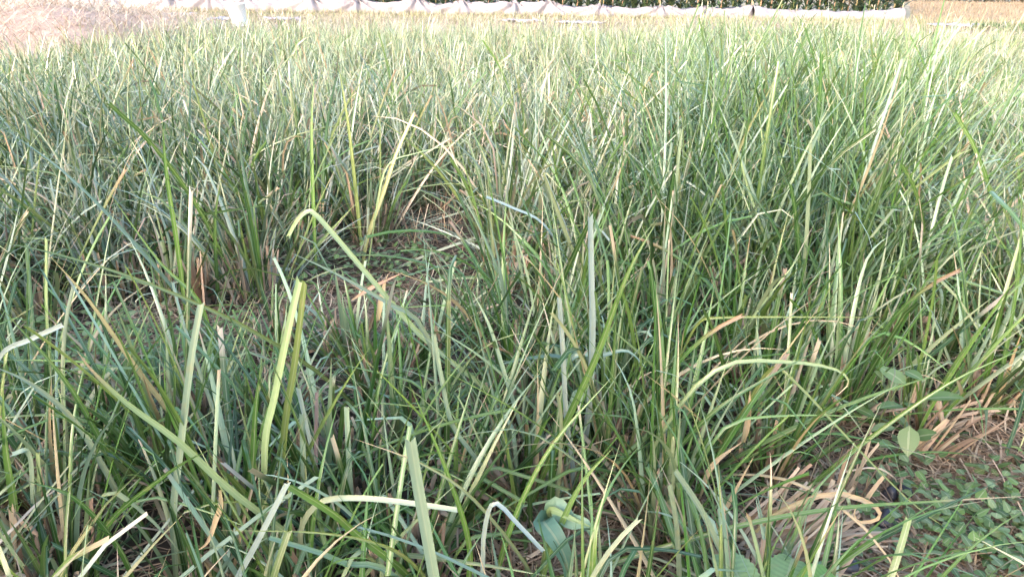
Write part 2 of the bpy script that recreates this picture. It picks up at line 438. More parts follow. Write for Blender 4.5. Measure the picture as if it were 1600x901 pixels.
for s in near:
    x, yy, r_ = s
    lush = dryness(x, yy)
    c = empty('grass_clump', (x, yy, float(ground_z(x, yy)) - .03))
    k = rows[r_].index(s)
    nl = random.randint(46, 66)
    nst = random.randint(12, 22)
    look = 'lush' if lush > .6 and nl > 56 else ('sparse' if nl < 51 else 'dense')
    tag(c, '%s green grass clump with tan stubble, %s from left in %s row' % (look, 'first' if k == 0 else ordinal(k), ordinal(rowid[r_])),
        'grass clump', 'near grass clumps with single leaves')
    CLUMPS.append((np.array([x, yy]), c))
    rad = random.uniform(.05, .10)
    tilt_a, tilt = random.uniform(0, 6.28), random.uniform(0, .16)
    hgt = random.uniform(.48, .62) + .08 * lush
    # the nearest clumps stay below the camera's feet
    if yy < 1.25: hgt *= .82
    hgt *= low(x, yy)
    for i in range(nl):
        a = random.uniform(0, 6.28); r = rad * math.sqrt(random.random())
        lean = abs(random.gauss(.05, .27)) + r / rad * .22
        if random.random() < .22: lean += random.uniform(.3, .9)
        L = hgt * random.betavariate(2.8, 1.9) * 1.35
        me = random.choice(POOL)
        o = link('leaf', me, c)
        o.location = (r * math.cos(a), r * math.sin(a), 0)
        ph = a + random.gauss(0, .6)
        rot = Matrix.Rotation(tilt, 3, Vector((-math.sin(tilt_a), math.cos(tilt_a), 0))) @ Matrix.Rotation(ph, 3, 'Z') @ Matrix.Rotation(lean, 3, 'Y')
        o.rotation_euler = rot.to_euler()
        o.scale = (L, random.uniform(.55, 1.0), L)
    for i in range(nst):
        a = random.uniform(0, 6.28); r = rad * 1.15 * math.sqrt(random.random())
        o = link('dry_stub', random.choice(STUBS), c)
        o.location = (r * math.cos(a), r * math.sin(a), 0)
        o.rotation_euler = (0, abs(random.gauss(.1, .25)), a + random.gauss(0, .5))
        L = random.uniform(.05, .20); o.scale = (.85, .85, L)
    for i in range(random.randint(2, 5)):
        o = link('dead_leaf', random.choice(DEAD), c)
        a = random.uniform(0, 6.28); o.location = (rad * math.cos(a), rad * math.sin(a), .02)
        o.rotation_euler = (0, random.uniform(.2, .9), a); L = random.uniform(.15, .4); o.scale = (L, random.uniform(.6, 1), L)

# ---- middle clumps: shared tufts
PROT = []
for lush in (0, 1):
    for i in range(9):
        q = clump_blades(58 if not lush else 72, 7, .085, .58 if not lush else .72, 3, wid=(.007, .015), silver=.28 if not lush else .20, yellow=.16 if not lush else .05, dry=.035 if not lush else .01)
        n = 16
        a = rng.uniform(0, 6.28, n); r = .095 * np.sqrt(rng.random(n))
        st = blades(n, 3, np.stack([r * np.cos(a), r * np.sin(a), 0 * a], -1), a, rng.uniform(0, .35, n), 0, rng.uniform(.06, .22, n), rng.uniform(.009, .016, n),
                    STRAW[rng.integers(len(STRAW), size=n)] * rng.uniform(.7, 1.1, (n, 1)), cut=np.ones(n), fold=.5)
        q = tint(q, (.84, .95, .84)) if lush else q
        PROT.append((mesh('leaves', q[0], q[1], M_LEAF, q[2], q[3]), mesh('dry_stubble', st[0], st[1], M_DRY, st[2], st[3])))
for s in mid:
    x, yy, r_ = s
    lush = dryness(x, yy) > random.uniform(.25, .75)
    c = empty('grass_clump', (x, yy, float(ground_z(x, yy)) - .03), random.uniform(0, 6.28))
    c.rotation_euler = (random.gauss(0, .13), random.gauss(0, .13), random.uniform(0, 6.28))
    sc = random.uniform(.86, 1.12) * low(x, yy); c.scale = (sc, sc, sc * random.uniform(.9, 1.1))
    k = rows[r_].index(s)
    tag(c, '%s grass clump in mid field, %s from left in %s row' % ('tall lush green' if lush else 'yellowish green', 'first' if k == 0 else ordinal(k), ordinal(rowid[r_])),
        'grass clump', 'grass clumps in the middle of the field')
    a, b = PROT[(9 if lush else 0) + random.randrange(9)]
    tag(link('leaves', a, c), kind='stuff'); tag(link('dry_stubble', b, c), kind='stuff')

# ---- the far clumps merge into one mass
FP = []
for lush in (0, 1):
    for i in range(8):
        FP.append(clump_blades(66 if not lush else 80, 5, .14, .46 if not lush else .59, 2, silver=.30, yellow=.30 if not lush else .06, dry=.06 if not lush else .01, wid=(.0065, .0125)))
parts = []
for x, yy, r_ in far:
    lush = dryness(x, yy) * (1 if yy < 9.5 else .4) > random.uniform(.2, .7)
    parts.append(xf(FP[(8 if lush else 0) + random.randrange(8)], (x, yy, -.03), random.uniform(0, 6.28), random.uniform(.75, 1.1) * (1.0 - (.05 if lush else .20) * min(1, max(0, (yy - 5.5) / 5)))))
q = merge(parts)
tag(link('field_grass', mesh('field_grass', q[0], q[1], M_LEAF, q[2], q[3])), 'far mass of pale green grass below the white row cover', 'grass', kind='stuff')

# ------------------------------------------------------------------ leaves that stand out, traced one by one
def resample(P, n):
    P = np.asarray(P, float)
    Q = np.vstack([2 * P[0] - P[1], P, 2 * P[-1] - P[-2]]); out = []
    m = len(P) - 1
    for u in np.linspace(0, m - 1e-6, n + 1):
        i = int(u); t = u - i; a, b, c, d = Q[i:i + 4]
        out.append(.5 * (2 * b + (c - a) * t + (2 * a - 5 * b + 4 * c - d) * t * t + (3 * b - a - 3 * c + d) * t ** 3))
    return np.array(out)
def ribbon(P, w, col, cut=True, twist=.4, tipcol=None, tipamt=0, n=16, fold=.2, ang=0.0):
    """a blade along the 3D path P (base first)"""
    P = resample(P, n); T = np.gradient(P, axis=0); T /= np.linalg.norm(T, axis=1)[:, None]
    view = np.array([0.1, -1.0, .75]); s = np.cross(T, view); s /= np.linalg.norm(s, axis=1)[:, None]
    nn = np.cross(s, T); t = np.linspace(0, 1, n + 1)
    a = (ang + twist * (t - .5))[:, None]; s = s * np.cos(a) + nn * np.sin(a); nn = np.cross(s, T)
    tap = 1 - np.clip((t - .3) / .7, 0, 1) ** 1.6 * (.15 if cut else .96)
    wp = (w * (.7 + .3 * smooth(t * 4)) * tap)[:, None]
    V = np.stack([P - s * wp / 2 + nn * wp * fold, P - 0 * s, P + s * wp / 2 + nn * wp * fold], 1)
    if cut:
        V[-1, 0] += T[-1] * w * random.uniform(-.2, 1.0); V[-1, 2] += T[-1] * w * random.uniform(-.2, 1.0)
    V = V.reshape(-1, 3)
    idx = np.arange((n + 1) * 3).reshape(n + 1, 3)
    f = np.stack([idx[:-1, :-1], idx[:-1, 1:], idx[1:, 1:], idx[1:, :-1]], -1).reshape(-1, 4)
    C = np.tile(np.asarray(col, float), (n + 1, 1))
    b = (.5 * (1 - smooth(t / .35)))[:, None]; C = C * (1 - b) + np.array(BASEC) * .8 * b  # base darkened in colour, standing in for shade inside the clump
    if tipamt:
        b = smooth((t - 1 + tipamt) / (tipamt * .6))[:, None]; C = C * (1 - b) + np.asarray(tipcol) * b
    C = np.repeat(C, 3, 0)
    uv = np.stack([np.tile([0, .5, 1], n + 1), np.repeat(t * 3, 3)], -1)
    return V, f, C, uv
SB, SG, PG, GR, DG, OL, YE, TN, PK = (.38, .44, .43), (.30, .38, .28), (.30, .38, .19), (.125, .235, .05), (.065, .145, .03), (.21, .26, .075), (.38, .37, .16), (.55, .40, .27), (.50, .30, .24)  # the silvery tones include sky sheen painted into the colour
# pixel path from the base to the tip, depth at base and tip, width in pixels, colour, cut end, brown tip share
HERO = [
 ([(278, 960), (272, 800), (283, 700), (300, 560), (315, 475)], 1.20, 1.28, 13, SG, 1, 0),
 ([(416, 860), (415, 700), (430, 620), (450, 520), (468, 440)], 1.30, 1.38, 14, PG, 1, 0),
 ([(430, 880), (437, 760), (447, 650), (462, 560), (477, 442)], 1.34, 1.42, 13, OL, 1, 0),
 ([(560, 940), (470, 850), (360, 765), (280, 690), (205, 635), (150, 585), (120, 548)], 1.25, 1.05, 13, PG, 0, .28),
 ([(690, 980), (678, 900), (655, 770), (642, 690)], .92, .88, 21, SG, 1, 0),
 ([(100, 720), (85, 600), (76, 500), (75, 377)], 1.75, 1.80, 10, PG, 1, 0),
 ([(350, 830), (290, 680), (210, 570), (140, 470), (80, 402)], 1.55, 1.50, 10, (.40, .34, .19), 0, 0),
 ([(520, 600), (400, 520), (250, 450), (100, 400), (-30, 372)], 1.75, 1.35, 8, OL, 0, 0),
 ([(790, 640), (725, 580), (655, 522), (560, 412), (498, 340), (480, 331), (464, 346), (452, 368)], 1.70, 1.72, 10, PG, 1, 0),
 ([(700, 640), (660, 512), (600, 470), (520, 425), (455, 395)], 1.70, 1.55, 10, SG, 0, 0),
 ([(900, 780), (920, 640), (925, 520), (923, 430), (921, 340)], 1.62, 1.62, 13, SB, 1, 0),
 ([(780, 900), (870, 690), (930, 560), (980, 430), (1027, 345)], 1.42, 1.45, 14, GR, 0, 0),
 ([(893, 752), (884, 650), (880, 560), (874, 465)], 1.5, 1.5, 10, SB, 1, 0),
 ([(860, 905), (950, 880), (1150, 822), (1300, 795), (1450, 784), (1612, 774)], 1.22, 1.20, 10, GR, 0, .22),
 ([(940, 860), (1050, 650), (1128, 573), (1220, 565), (1300, 575), (1326, 597), (1302, 622)], 1.5, 1.48, 8, PG, 0, .22),
 ([(990, 690), (1060, 560), (1090, 505), (1125, 496), (1250, 495), (1378, 496)], 1.78, 1.70, 6, OL, 0, 0),
 ([(1030, 520), (1080, 400), (1130, 290), (1170, 200), (1220, 108)], 3.3, 3.4, 7, YE, 0, 0),
 ([(1150, 960), (1140, 900), (1100, 805), (1055, 735)], 1.12, 1.08, 11, SG, 1, 0),
 ([(1060, 960), (1062, 900), (1058, 820), (1047, 757)], 1.13, 1.10, 11, SG, 1, 0),
 ([(1140, 960), (1137, 900), (1130, 850), (1121, 795)], 1.12, 1.10, 9, SG, 1, 0),
 ([(552, 830), (547, 740), (542, 636)], 1.38, 1.38, 11, SG, 1, 0),
 ([(478, 830), (475, 730), (472, 648)], 1.35, 1.35, 11, SG, 1, 0),
 ([(505, 760), (480, 660), (467, 607)], 1.42, 1.40, 10, SB, 1, 0),
 ([(494, 760), (495, 690), (496, 612)], 1.45, 1.45, 9, (.36, .24, .25), 1, 0),
 ([(350, 960), (370, 905), (400, 850), (449, 755)], 1.06, 1.05, 11, SB, 1, 0),
 ([(640, 900), (560, 835), (520, 800), (452, 758)], 1.12, 1.08, 15, GR, 1, 0),
 ([(478, 900), (470, 830), (500, 785), (560, 778), (640, 786), (714, 797)], 1.22, 1.05, 11, (.42, .44, .30), 1, 0),
 ([(620, 905), (540, 882), (500, 866), (420, 842)], 1.08, 1.02, 13, (.24, .33, .17), 1, 0),
 ([(700, 960), (655, 890), (600, 852), (500, 832), (345, 828)], 1.12, 1.0, 7, OL, 0, .06),
 ([(745, 940), (757, 830), (773, 786), (810, 820), (848, 860)], 1.1, 1.05, 9, SB, 1, 0),
 ([(800, 800), (740, 712), (706, 662), (690, 592), (678, 522)], 1.45, 1.45, 9, SG, 1, 0),
 ([(830, 720), (790, 590), (765, 510), (738, 455)], 1.62, 1.62, 9, SG, 0, 0),
 ([(900, 430), (850, 352), (800, 325), (760, 308)], 2.5, 2.4, 7, SB, 1, 0),
 ([(555, 480), (575, 370), (600, 300), (620, 240), (647, 180)], 3.0, 3.1, 8, YE, 1, 0),
 ([(575, 420), (590, 320), (607, 258), (650, 240), (713, 224)], 3.0, 2.9, 6, PG, 0, 0),
 ([(330, 520), (200, 370), (100, 270), (-10, 190)], 2.4, 2.1, 7, SG, 0, 0),
 ([(500, 560), (490, 320), (487, 200), (491, 120)], 2.9, 3.0, 7, GR, 0, 0),
 ([(300, 560), (280, 400), (260, 270), (254, 195)], 2.5, 2.5, 9, GR, 0, 0),
 ([(570, 430), (560, 330), (545, 200), (528, 98)], 3.2, 3.3, 8, OL, 0, 0),
 ([(1290, 460), (1330, 385), (1420, 300), (1500, 238)], 3.0, 2.8, 6, PG, 1, 0),
 ([(1160, 850), (1250, 770), (1350, 690), (1480, 600), (1610, 540)], 1.55, 1.5, 9, GR, 0, 0),
 ([(1458, 660), (1450, 600), (1440, 520), (1436, 420)], 2.1, 2.1, 7, PG, 0, 0),
 ([(1150, 660), (1200, 580), (1235, 590), (1330, 690), (1430, 790), (1520, 850)], 1.6, 1.35, 6, OL, 0, 0),
 ([(56, 960), (57, 830), (62, 760), (60, 708)], 1.3, 1.3, 8, PG, 1, 0),
 ([(54, 870), (52, 780), (46, 708), (20, 709)], 1.3, 1.25, 8, SG, 1, 0),
 ([(-20, 660), (0, 560), (50, 530), (98, 508)], 1.6, 1.5, 9, SB, 1, 0),
 ([(300, 960), (210, 800), (120, 620), (0, 478)], 1.35, 1.3, 11, GR, 0, 0),
 ([(240, 900), (180, 760), (120, 660), (50, 600), (-10, 572)], 1.35, 1.25, 11, SG, 0, 0),
 ([(410, 720), (340, 560), (310, 470), (250, 410), (170, 300)], 1.9, 1.9, 9, GR, 0, 0),
 ([(350, 520), (340, 450), (336, 350), (345, 280)], 2.6, 2.6, 7, GR, 0, 0),
 ([(930, 560), (915, 450), (870, 330), (850, 270), (880, 300)], 2.5, 2.4, 9, (.30, .33, .18), 0, 0),
 ([(1240, 560), (1215, 430), (1170, 300), (1150, 220)], 2.7, 2.7, 7, PG, 0, 0),
 ([(1190, 520), (1200, 430), (1240, 350), (1228, 330)], 2.6, 2.6, 8, (.46, .46, .27), 0, 0),
 ([(1200, 640), (1195, 520), (1205, 440), (1232, 330)], 2.2, 2.2, 8, (.44, .46, .26), 0, 0),
 ([(1060, 660), (1130, 560), (1180, 490), (1250, 400)], 2.0, 2.0, 8, PG, 0, 0),
 ([(1500, 760), (1560, 600), (1590, 430), (1597, 270)], 1.9, 2.0, 9, GR, 0, 0),
 ([(1400, 760), (1450, 640), (1540, 500), (1600, 420)], 1.75, 1.75, 9, GR, 0, 0),
 ([(840, 640), (890, 560), (940, 555), (980, 548), (1010, 575)], 1.75, 1.7, 12, (.24, .36, .30), 0, 0),
 ([(960, 660), (890, 568), (830, 560), (760, 575)], 1.8, 1.7, 12, (.20, .32, .24), 0, 0),
 ([(980, 800), (1060, 700), (1120, 640), (1200, 590), (1290, 540)], 1.5, 1.45, 9, DG, 0, 0),
 ([(990, 960), (940, 700), (900, 560), (860, 300)], 1.55, 1.9, 10, PG, 0, 0),
 ([(760, 960), (800, 820), (860, 700), (955, 590)], 1.2, 1.3, 11, GR, 0, 0),
 ([(830, 960), (860, 860), (905, 760), (957, 700)], 1.2, 1.2, 13, (.20, .32, .10), 0, 0),
 ([(720, 980), (735, 860), (700, 740), (640, 600)], 1.15, 1.2, 12, GR, 0, 0),
 ([(860, 960), (820, 880), (740, 780), (660, 725), (548, 683)], 1.15, 1.1, 7, (.26, .28, .13), 0, .25),
 ([(345, 900), (390, 770), (400, 640), (410, 560)], 1.3, 1.35, 14, DG, 0, 0),
 ([(20, 930), (25, 800), (10, 700), (5, 600)], 1.25, 1.3, 15, GR, 0, 0),
 ([(150, 960), (160, 830), (260, 740), (330, 700)], 1.2, 1.1, 10, DG, 0, 0),
 ([(230, 960), (190, 860), (120, 780), (40, 750)], 1.15, 1.05, 10, DG, 0, 0),
]
def nearest(p):
    return min(CLUMPS, key=lambda c: np.hypot(*(c[0] - p[:2])))[1]
for path, y0, y1, wpx, col, cut, brown in HERO:
    n = len(path)
    P = [at(px, py, y0 + (y1 - y0) * i / (n - 1)) for i, (px, py) in enumerate(path)]
    foot = P[0].copy()
    if foot[2] > .03:                                                # carry the blade down into its clump
        d = P[0] - P[1]; d /= np.linalg.norm(d) + 1e-6; k = foot[2] / max(.35, -d[2]) if d[2] < 0 else foot[2]
        c_ = nearest(np.array([foot[0] + d[0] * k, foot[1] + .02]))
        P.insert(0, np.array([c_.location.x * .7 + foot[0] * .3, c_.location.y * .7 + foot[1] * .3, -.02]))
    if foot[2] < -.02:
        for i in range(len(P) - 1):
            if P[i][2] < -.02 <= P[i + 1][2]:
                t = (-.02 - P[i][2]) / (P[i + 1][2] - P[i][2]); P = [P[i] + t * (P[i + 1] - P[i])] + P[i + 1:]; break
    dist = np.linalg.norm(np.mean(P, 0) - np.array([0, 0, CAM_H]))
    v, f, c, uv = ribbon(P, wpx * .78 * dist / F_PX, np.array(col) * random.uniform(.9, 1.1), cut, random.gauss(0, .5), TN, brown, ang=random.gauss(0, .3), fold=random.uniform(.15, .35))
    par = nearest(P[0])
    link('leaf', mesh('leaf', v - np.array(par.location), f, M_LEAF, c, uv), par)
# dry leaves that stand out
for path, y0, wpx, col in [
 ([(346, 765), (347, 790), (338, 812), (325, 845), (305, 862)], 1.12, 9, TN), ([(550, 470), (590, 445), (630, 425)], 1.75, 6, PK),
 ([(1180, 830), (1215, 800), (1300, 770), (1365, 790), (1370, 810), (1340, 815), (1335, 795), (1360, 785)], 1.25, 7, TN),
 ([(590, 500), (597, 460), (606, 428)], 1.75, 8, TN), ([(780, 740), (775, 680), (755, 620)], 1.5, 6, TN),
 ([(1100, 860), (1120, 820), (1178, 712)], 1.3, 9, TN), ([(1160, 690), (1168, 650), (1172, 610)], 1.5, 10, TN), ([(1090, 780), (1110, 730), (1160, 690)], 1.35, 9, TN)]:
    P = [at(px, py, y0) for px, py in path]; par = nearest(P[0])
    dist = np.linalg.norm(P[0] - np.array([0, 0, CAM_H]))
    v, f, c, uv = ribbon(P, wpx * dist / F_PX, col, False, random.gauss(0, 1.2), fold=.35)
    link('dead_leaf', mesh('dead_leaf', v - np.array(par.location), f, M_DRY, c, uv), par)
# broad dry sheaths and fans of straw that stand out in the photograph
def stub_fan(px, py, n, spread, L, wid, toward=0.0):
    g = gnd(px, py); par = nearest(g)
    for i in range(int(n * 1.5)):
        q = blades(1, 5, (0, 0, 0), 0, 0, random.uniform(-.1, .3), 1.0, random.uniform(*wid) * .6, STRAW[random.randrange(len(STRAW))][None] * random.uniform(.95, 1.4), cut=[1], fold=.55, twist=random.gauss(0, .6))
        o = link('dry_stub', mesh('dry_stub', q[0], q[1], M_DRY, q[2], q[3]), par)
        p = g + rng.normal(0, .026, 3) * [1, 1, 0]
        o.location = Vector(p) - par.location
        o.rotation_euler = (random.gauss(0, .15), toward + random.gauss(0, spread), random.uniform(-.5, .5))
        l = L * random.uniform(.35, 1.05); o.scale = (l, 1, l)
stub_fan(318, 478, 9, .16, .26, (.035, .07)); stub_fan(335, 470, 6, .2, .22, (.03, .05)); stub_fan(215, 455, 7, .25, .16, (.014, .026)); stub_fan(160, 490, 6, .25, .16, (.014, .026)); stub_fan(370, 470, 8, .35, .2, (.012, .025), .2); stub_fan(270, 470, 5, .3, .16, (.01, .02))
stub_fan(660, 385, 12, .25, .2, (.016, .03)); stub_fan(620, 360, 10, .25, .2, (.016, .03)); stub_fan(690, 335, 10, .25, .22, (.016, .03)); stub_fan(560, 365, 8, .25, .2, (.016, .03)); stub_fan(725, 355, 8, .25, .2, (.014, .024)); stub_fan(580, 385, 8, .3, .18, (.014, .024)); stub_fan(800, 335, 6, .2, .2, (.014, .024))
stub_fan(900, 800, 7, .35, .14, (.012, .022)); stub_fan(950, 790, 6, .35, .15, (.012, .022)); stub_fan(1010, 860, 7, .35, .14, (.012, .022)); stub_fan(850, 760, 6, .3, .14, (.012, .022))
stub_fan(1180, 850, 26, .28, .26, (.012, .024), .75); stub_fan(1320, 790, 7, .2, .2, (.012, .02), .1); stub_fan(1300, 770, 6, .15, .22, (.012, .02), .05)
stub_fan(1430, 710, 9, .2, .25, (.012, .022), .5); stub_fan(700, 370, 8, .2, .2, (.014, .024)); stub_fan(620, 345, 9, .25, .2, (.014, .024)); stub_fan(540, 345, 8, .2, .2, (.014, .024))
stub_fan(760, 590, 9, .25, .18, (.014, .026)); stub_fan(870, 680, 8, .25, .2, (.014, .026)); stub_fan(760, 800, 8, .3, .18, (.012, .024)); stub_fan(1030, 660, 6, .2, .22, (.014, .024)); stub_fan(970, 720, 5, .2, .2, (.014, .024))
stub_fan(1530, 640, 5, .2, .2, (.012, .02), .1); stub_fan(610, 660, 6, .2, .16, (.012, .022)); stub_fan(780, 880, 6, .4, .15, (.012, .02)); stub_fan(100, 510, 5, .3, .16, (.012, .02))

# bundle of cut straw fanned out on the ground, lower right
g = gnd(1190, 878)
pile = tag(empty('straw_bundle', (g[0], g[1], -.02)), 'fanned bundle of pinkish cut straw lying at the lower right of centre', 'straw bundle')
for i in range(70):
    q = blades(1, 5, (0, 0, 0), 0, 0, random.gauss(0, .3), 1.0, random.uniform(.005, .014), STRAW[random.choice((0, 1, 3, 5))][None] * random.uniform(.85, 1.3), cut=[random.random() < .7], fold=.3, twist=random.gauss(0, .7))
    o = link('straw', mesh('straw', q[0], q[1], M_DRY, q[2], q[3]), pile)
    o.location = (random.gauss(.02, .03), random.gauss(0, .035), random.uniform(.01, .05))
    o.rotation_euler = (0, random.uniform(.75, 1.45), random.gauss(.35, .4)); l = random.uniform(.10, .24); o.scale = (l, 1, l)
# ------------------------------------------------------------------ litter and low weeds
n = 17000
yy = rng.uniform(.7, 5.5, n) ** 1.0; xx = rng.uniform(-1, 1, n) * (yy * .74 + .4)
extra = []
for a, b, r in GAPS:
    k = 420; t = rng.uniform(0, 6.28, k); rr = r * 1.2 * np.sqrt(rng.random(k)); extra.append(np.stack([a + rr * np.cos(t), b + rr * np.sin(t)], -1))
g = gnd(1440, 850); k = 1800; extra.append(np.stack([rng.normal(g[0], .07, k), rng.normal(g[1], .07, k)], -1))
g = gnd(1560, 760); k = 700; extra.append(np.stack([rng.normal(g[0], .12, k), rng.normal(g[1], .10, k)], -1))
g = gnd(930, 810); k = 700; extra.append(np.stack([rng.normal(g[0], .13, k), rng.normal(g[1], .10, k)], -1))
XY = np.concatenate([np.stack([xx, yy], -1)] + extra); n = len(XY)
q = blades(n, 3, np.column_stack([XY, ground_z(XY[:, 0], XY[:, 1]) - .025 + rng.uniform(0, .03, n)]), rng.uniform(0, 6.28, n), rng.normal(1.5, .14, n), rng.normal(.1, .25, n),
           rng.uniform(.03, .16, n), rng.uniform(.0015, .006, n), STRAW[rng.integers(len(STRAW), size=n)] * rng.uniform(.35, 1.0, (n, 1)), dphi=rng.normal(0, .7, n), across=2, cut=np.ones(n))  # litter colour lowered to paint the shaded gaps darker
tag(link('straw_litter', mesh('straw_litter', q[0], q[1], M_DRY, q[2], q[3])), 'dry straw litter on the soil between the grass clumps', 'straw', kind='stuff')

def oval_leaf(L, W, S=5, serr=0.0, heart=0.0, fold=.12, cup=.1):
    """flat leaf along +X with a midrib fold; rows of five points"""
    t = np.linspace(0, 1, S + 1)
    w = W / 2 * np.sin(np.pi * np.clip(t, 0, 1) ** .75) ** .8 + 1e-4
    if heart: w = W / 2 * np.clip(np.sqrt(np.clip(1 - (2 * np.clip(t - .08, 0, 1) ** .72 - 1) ** 2, 0, 1)), .08, 1)
    if serr: w = w * (1 + serr * (np.arange(S + 1) % 2))
    u = np.array([-1, -.5, 0, .5, 1])
    X = t[:, None] * L - (heart * L * .16 * np.abs(u)[None, :] * (1 - t[:, None]) ** 3); Y = w[:, None] * u[None, :]
    Z = fold * np.abs(Y) - cup * L * t[:, None] ** 2 + (serr and .012 * L * np.sin(t * 40)[:, None] * np.abs(u)[None, :])
    V = np.stack([X, Y, Z + 0 * X], -1).reshape(-1, 3)
    i = np.arange((S + 1) * 5).reshape(S + 1, 5)
    F = np.stack([i[:-1, :-1], i[:-1, 1:], i[1:, 1:], i[1:, :-1]], -1).reshape(-1, 4)
    UV = np.stack([np.tile((u + 1) / 2, S + 1), np.repeat(t, 5)], -1)
    return V, F, UV
WEEDC = [(.14, .23, .07), (.17, .25, .11), (.11, .19, .07), (.22, .30, .15)]
WL = []
for i in range(8):
    V, F, UV = oval_leaf(1.0, random.uniform(.5, .85), 5, fold=random.uniform(.05, .25), cup=random.uniform(0, .25))
    WL.append(mesh('weed_leaf', V, F, M_BROAD, np.tile(WEEDC[i % 4], (len(V), 1)), UV))
WST = []
for i in range(4):
    v, f = tube([(0, 0, -.02), (.06, 0, .4), (random.uniform(-.2, .3), random.uniform(-.2, .2), 1.0)], [.02, .016, .008], 5)
    WST.append(mesh('weed_stem', v, f, M_BROAD, np.tile((.16, .20, .08), (len(v), 1)), np.zeros((len(v), 2))))
def weed(px, py, h, nleaf, lsz, label):
    g = gnd(px, py)
    w = tag(empty('weed', (g[0], g[1], float(ground_z(g[0], g[1])) - .03), random.uniform(0, 6)), label, 'weed', 'small broad leaved weeds')
    o = link('stem', random.choice(WST), w); o.scale = (h * .6, h * .6, h)
    for i in range(nleaf):
        o = link('leaf', random.choice(WL), w); z = h * (.25 + .78 * (i + 1) / nleaf)
        a = i * 2.4 + random.gauss(0, .3); s_ = lsz * (1.35 if lsz < .05 else 1) * random.uniform(.7, 1.15); off = .35 * lsz
        o.location = (off * math.cos(a), off * math.sin(a), z); o.rotation_euler = (random.gauss(0, .25), random.gauss(-.05, .3), a); o.scale = (s_, s_, s_)
near_thing = {}
WEEDS = [(1402, 715, .25, 8, .08, 'tallest leafy weed with pale oval leaves, between grass clumps at the right'), (1372, 690, .27, 5, .065, 'leafy weed behind the tallest one at the right'),
 (1560, 880, .07, 9, .030, 'round leaved weed in the bottom right corner'), (1500, 800, .06, 8, .028, 'small weed left of the broad corner leaf at bottom right'), (1530, 850, .06, 9, .034, 'weed with dark oval leaves near the bottom right corner'),
 (1585, 800, .08, 8, .032, 'weed cut by the right edge above the corner'), (1480, 885, .05, 8, .024, 'weed at the bottom edge beside the loose straw'), (1575, 640, .10, 7, .045, 'weed with grey green leaves cut by the right edge, highest of those there'),
 (1445, 760, .06, 8, .024, 'low weed just above the patch of loose straw'), (1540, 740, .06, 9, .026, 'low weed beside the dry stub at lower right'), (1590, 740, .07, 8, .03, 'low weed at the right edge below the grey green one'),
 (1350, 745, .06, 7, .024, 'low weed between tan stubs at lower right'),
 (20, 560, .10, 9, .032, 'leafy weed cut by the left edge of the bare patch'), (60, 530, .10, 9, .03, 'leafy weed in the bare patch at the left, middle of three'), (110, 560, .09, 9, .03, 'leafy weed in the bare patch at the left, rightmost of three'),
 (200, 520, .09, 9, .026, 'small weed behind the crossing leaves at the left'), (260, 560, .08, 9, .026, 'small weed below the broad dry sheath'), (320, 540, .08, 8, .026, 'small weed under the broad tan sheath, nearer to it'), (380, 520, .08, 8, .026, 'small weed right of the broad tan sheath'),
 (440, 480, .09, 9, .026, 'small weed left of the central bare patch'), (500, 520, .08, 8, .028, 'small weed in front of the central bare patch'), (660, 400, .08, 8, .028, 'small weed at the back of the central bare patch'), (720, 420, .08, 9, .03, 'small weed right of the central bare patch'),
 (560, 440, .06, 8, .026, 'low weed in the middle of the central bare patch'), (1030, 310, .14, 4, .06, 'bright green weed with one upright leaf, far right of centre'), (100, 640, .08, 8, .03, 'weed under the silvery leaves at the left'), (190, 640, .07, 8, .028, 'weed in the gap behind the front left clump')]
for w in WEEDS: weed(*w)
# ground cover too small to count
pts = []
for (px, py, rx, ry, k) in ((70, 560, .35, .25, 500), (300, 560, .35, .25, 420), (600, 420, .4, .3, 420), (1530, 840, .24, .22, 620), (1400, 690, .2, .2, 60), (720, 620, .3, .2, 160), (200, 700, .4, .2, 200)):
    g = gnd(px, py); pts.append(np.stack([rng.normal(g[0], rx * .6, k), rng.normal(g[1], ry * .6, k)], -1))
pts = np.concatenate(pts); n = len(pts)
q = blades(n, 3, np.column_stack([pts, rng.uniform(-.01, .07, n)]), rng.uniform(0, 6.28, n), rng.normal(1.3, .3, n), rng.uniform(0, .6, n), rng.uniform(.018, .036, n), rng.uniform(.014, .028, n),
           np.array(WEEDC)[rng.integers(4, size=n)] * rng.uniform(.7, 1.2, (n, 1)), across=3, fold=.1)
tag(link('ground_cover', mesh('ground_cover', q[0], q[1], M_BROAD, q[2], q[3])), 'tiny clover like leaves covering the soil in the bare patches', 'ground cover', kind='stuff')

# a young plant with broad blue green leaves at the bottom, right of the centre
g = gnd(845, 905)
pl = tag(empty('broadleaf_seedling', (g[0], g[1], -.02)), 'young plant with drooping broad blue green leaves at the bottom edge', 'seedling')
root = np.array(pl.location)
top = at(856, 812, g[1])
v, f = tube([g - root, (g * .5 + top * .5) - root + [.004, 0, 0], top - root], [.007, .007, .006])
link('stem', mesh('stem', v, f, M_BROAD, np.tile((.22, .30, .13), (len(v), 1)), np.zeros((len(v), 2))), pl)
for path, wpx, col in (([(856, 812, 0), (850, 815, -.03), (868, 840, -.07), (886, 880, -.09), (884, 925, -.10)], 36, (.14, .27, .20)),
                       ([(857, 806, 0), (868, 790, .0), (890, 812, -.03), (915, 818, -.05), (925, 840, -.06)], 32, (.22, .34, .24)),
                       ([(858, 806, 0), (862, 796, -.01), (890, 808, -.04), (930, 826, -.06)], 12, (.30, .40, .18))):
    P = [at(a, b, g[1] + c) - root for a, b, c in path]
    v, f, c, uv = ribbon(P, wpx * 1.45 / F_PX * 1.0, col, False, .3, fold=.15)
    link('leaf', mesh('leaf', v, f, M_BROAD, c, uv), pl)

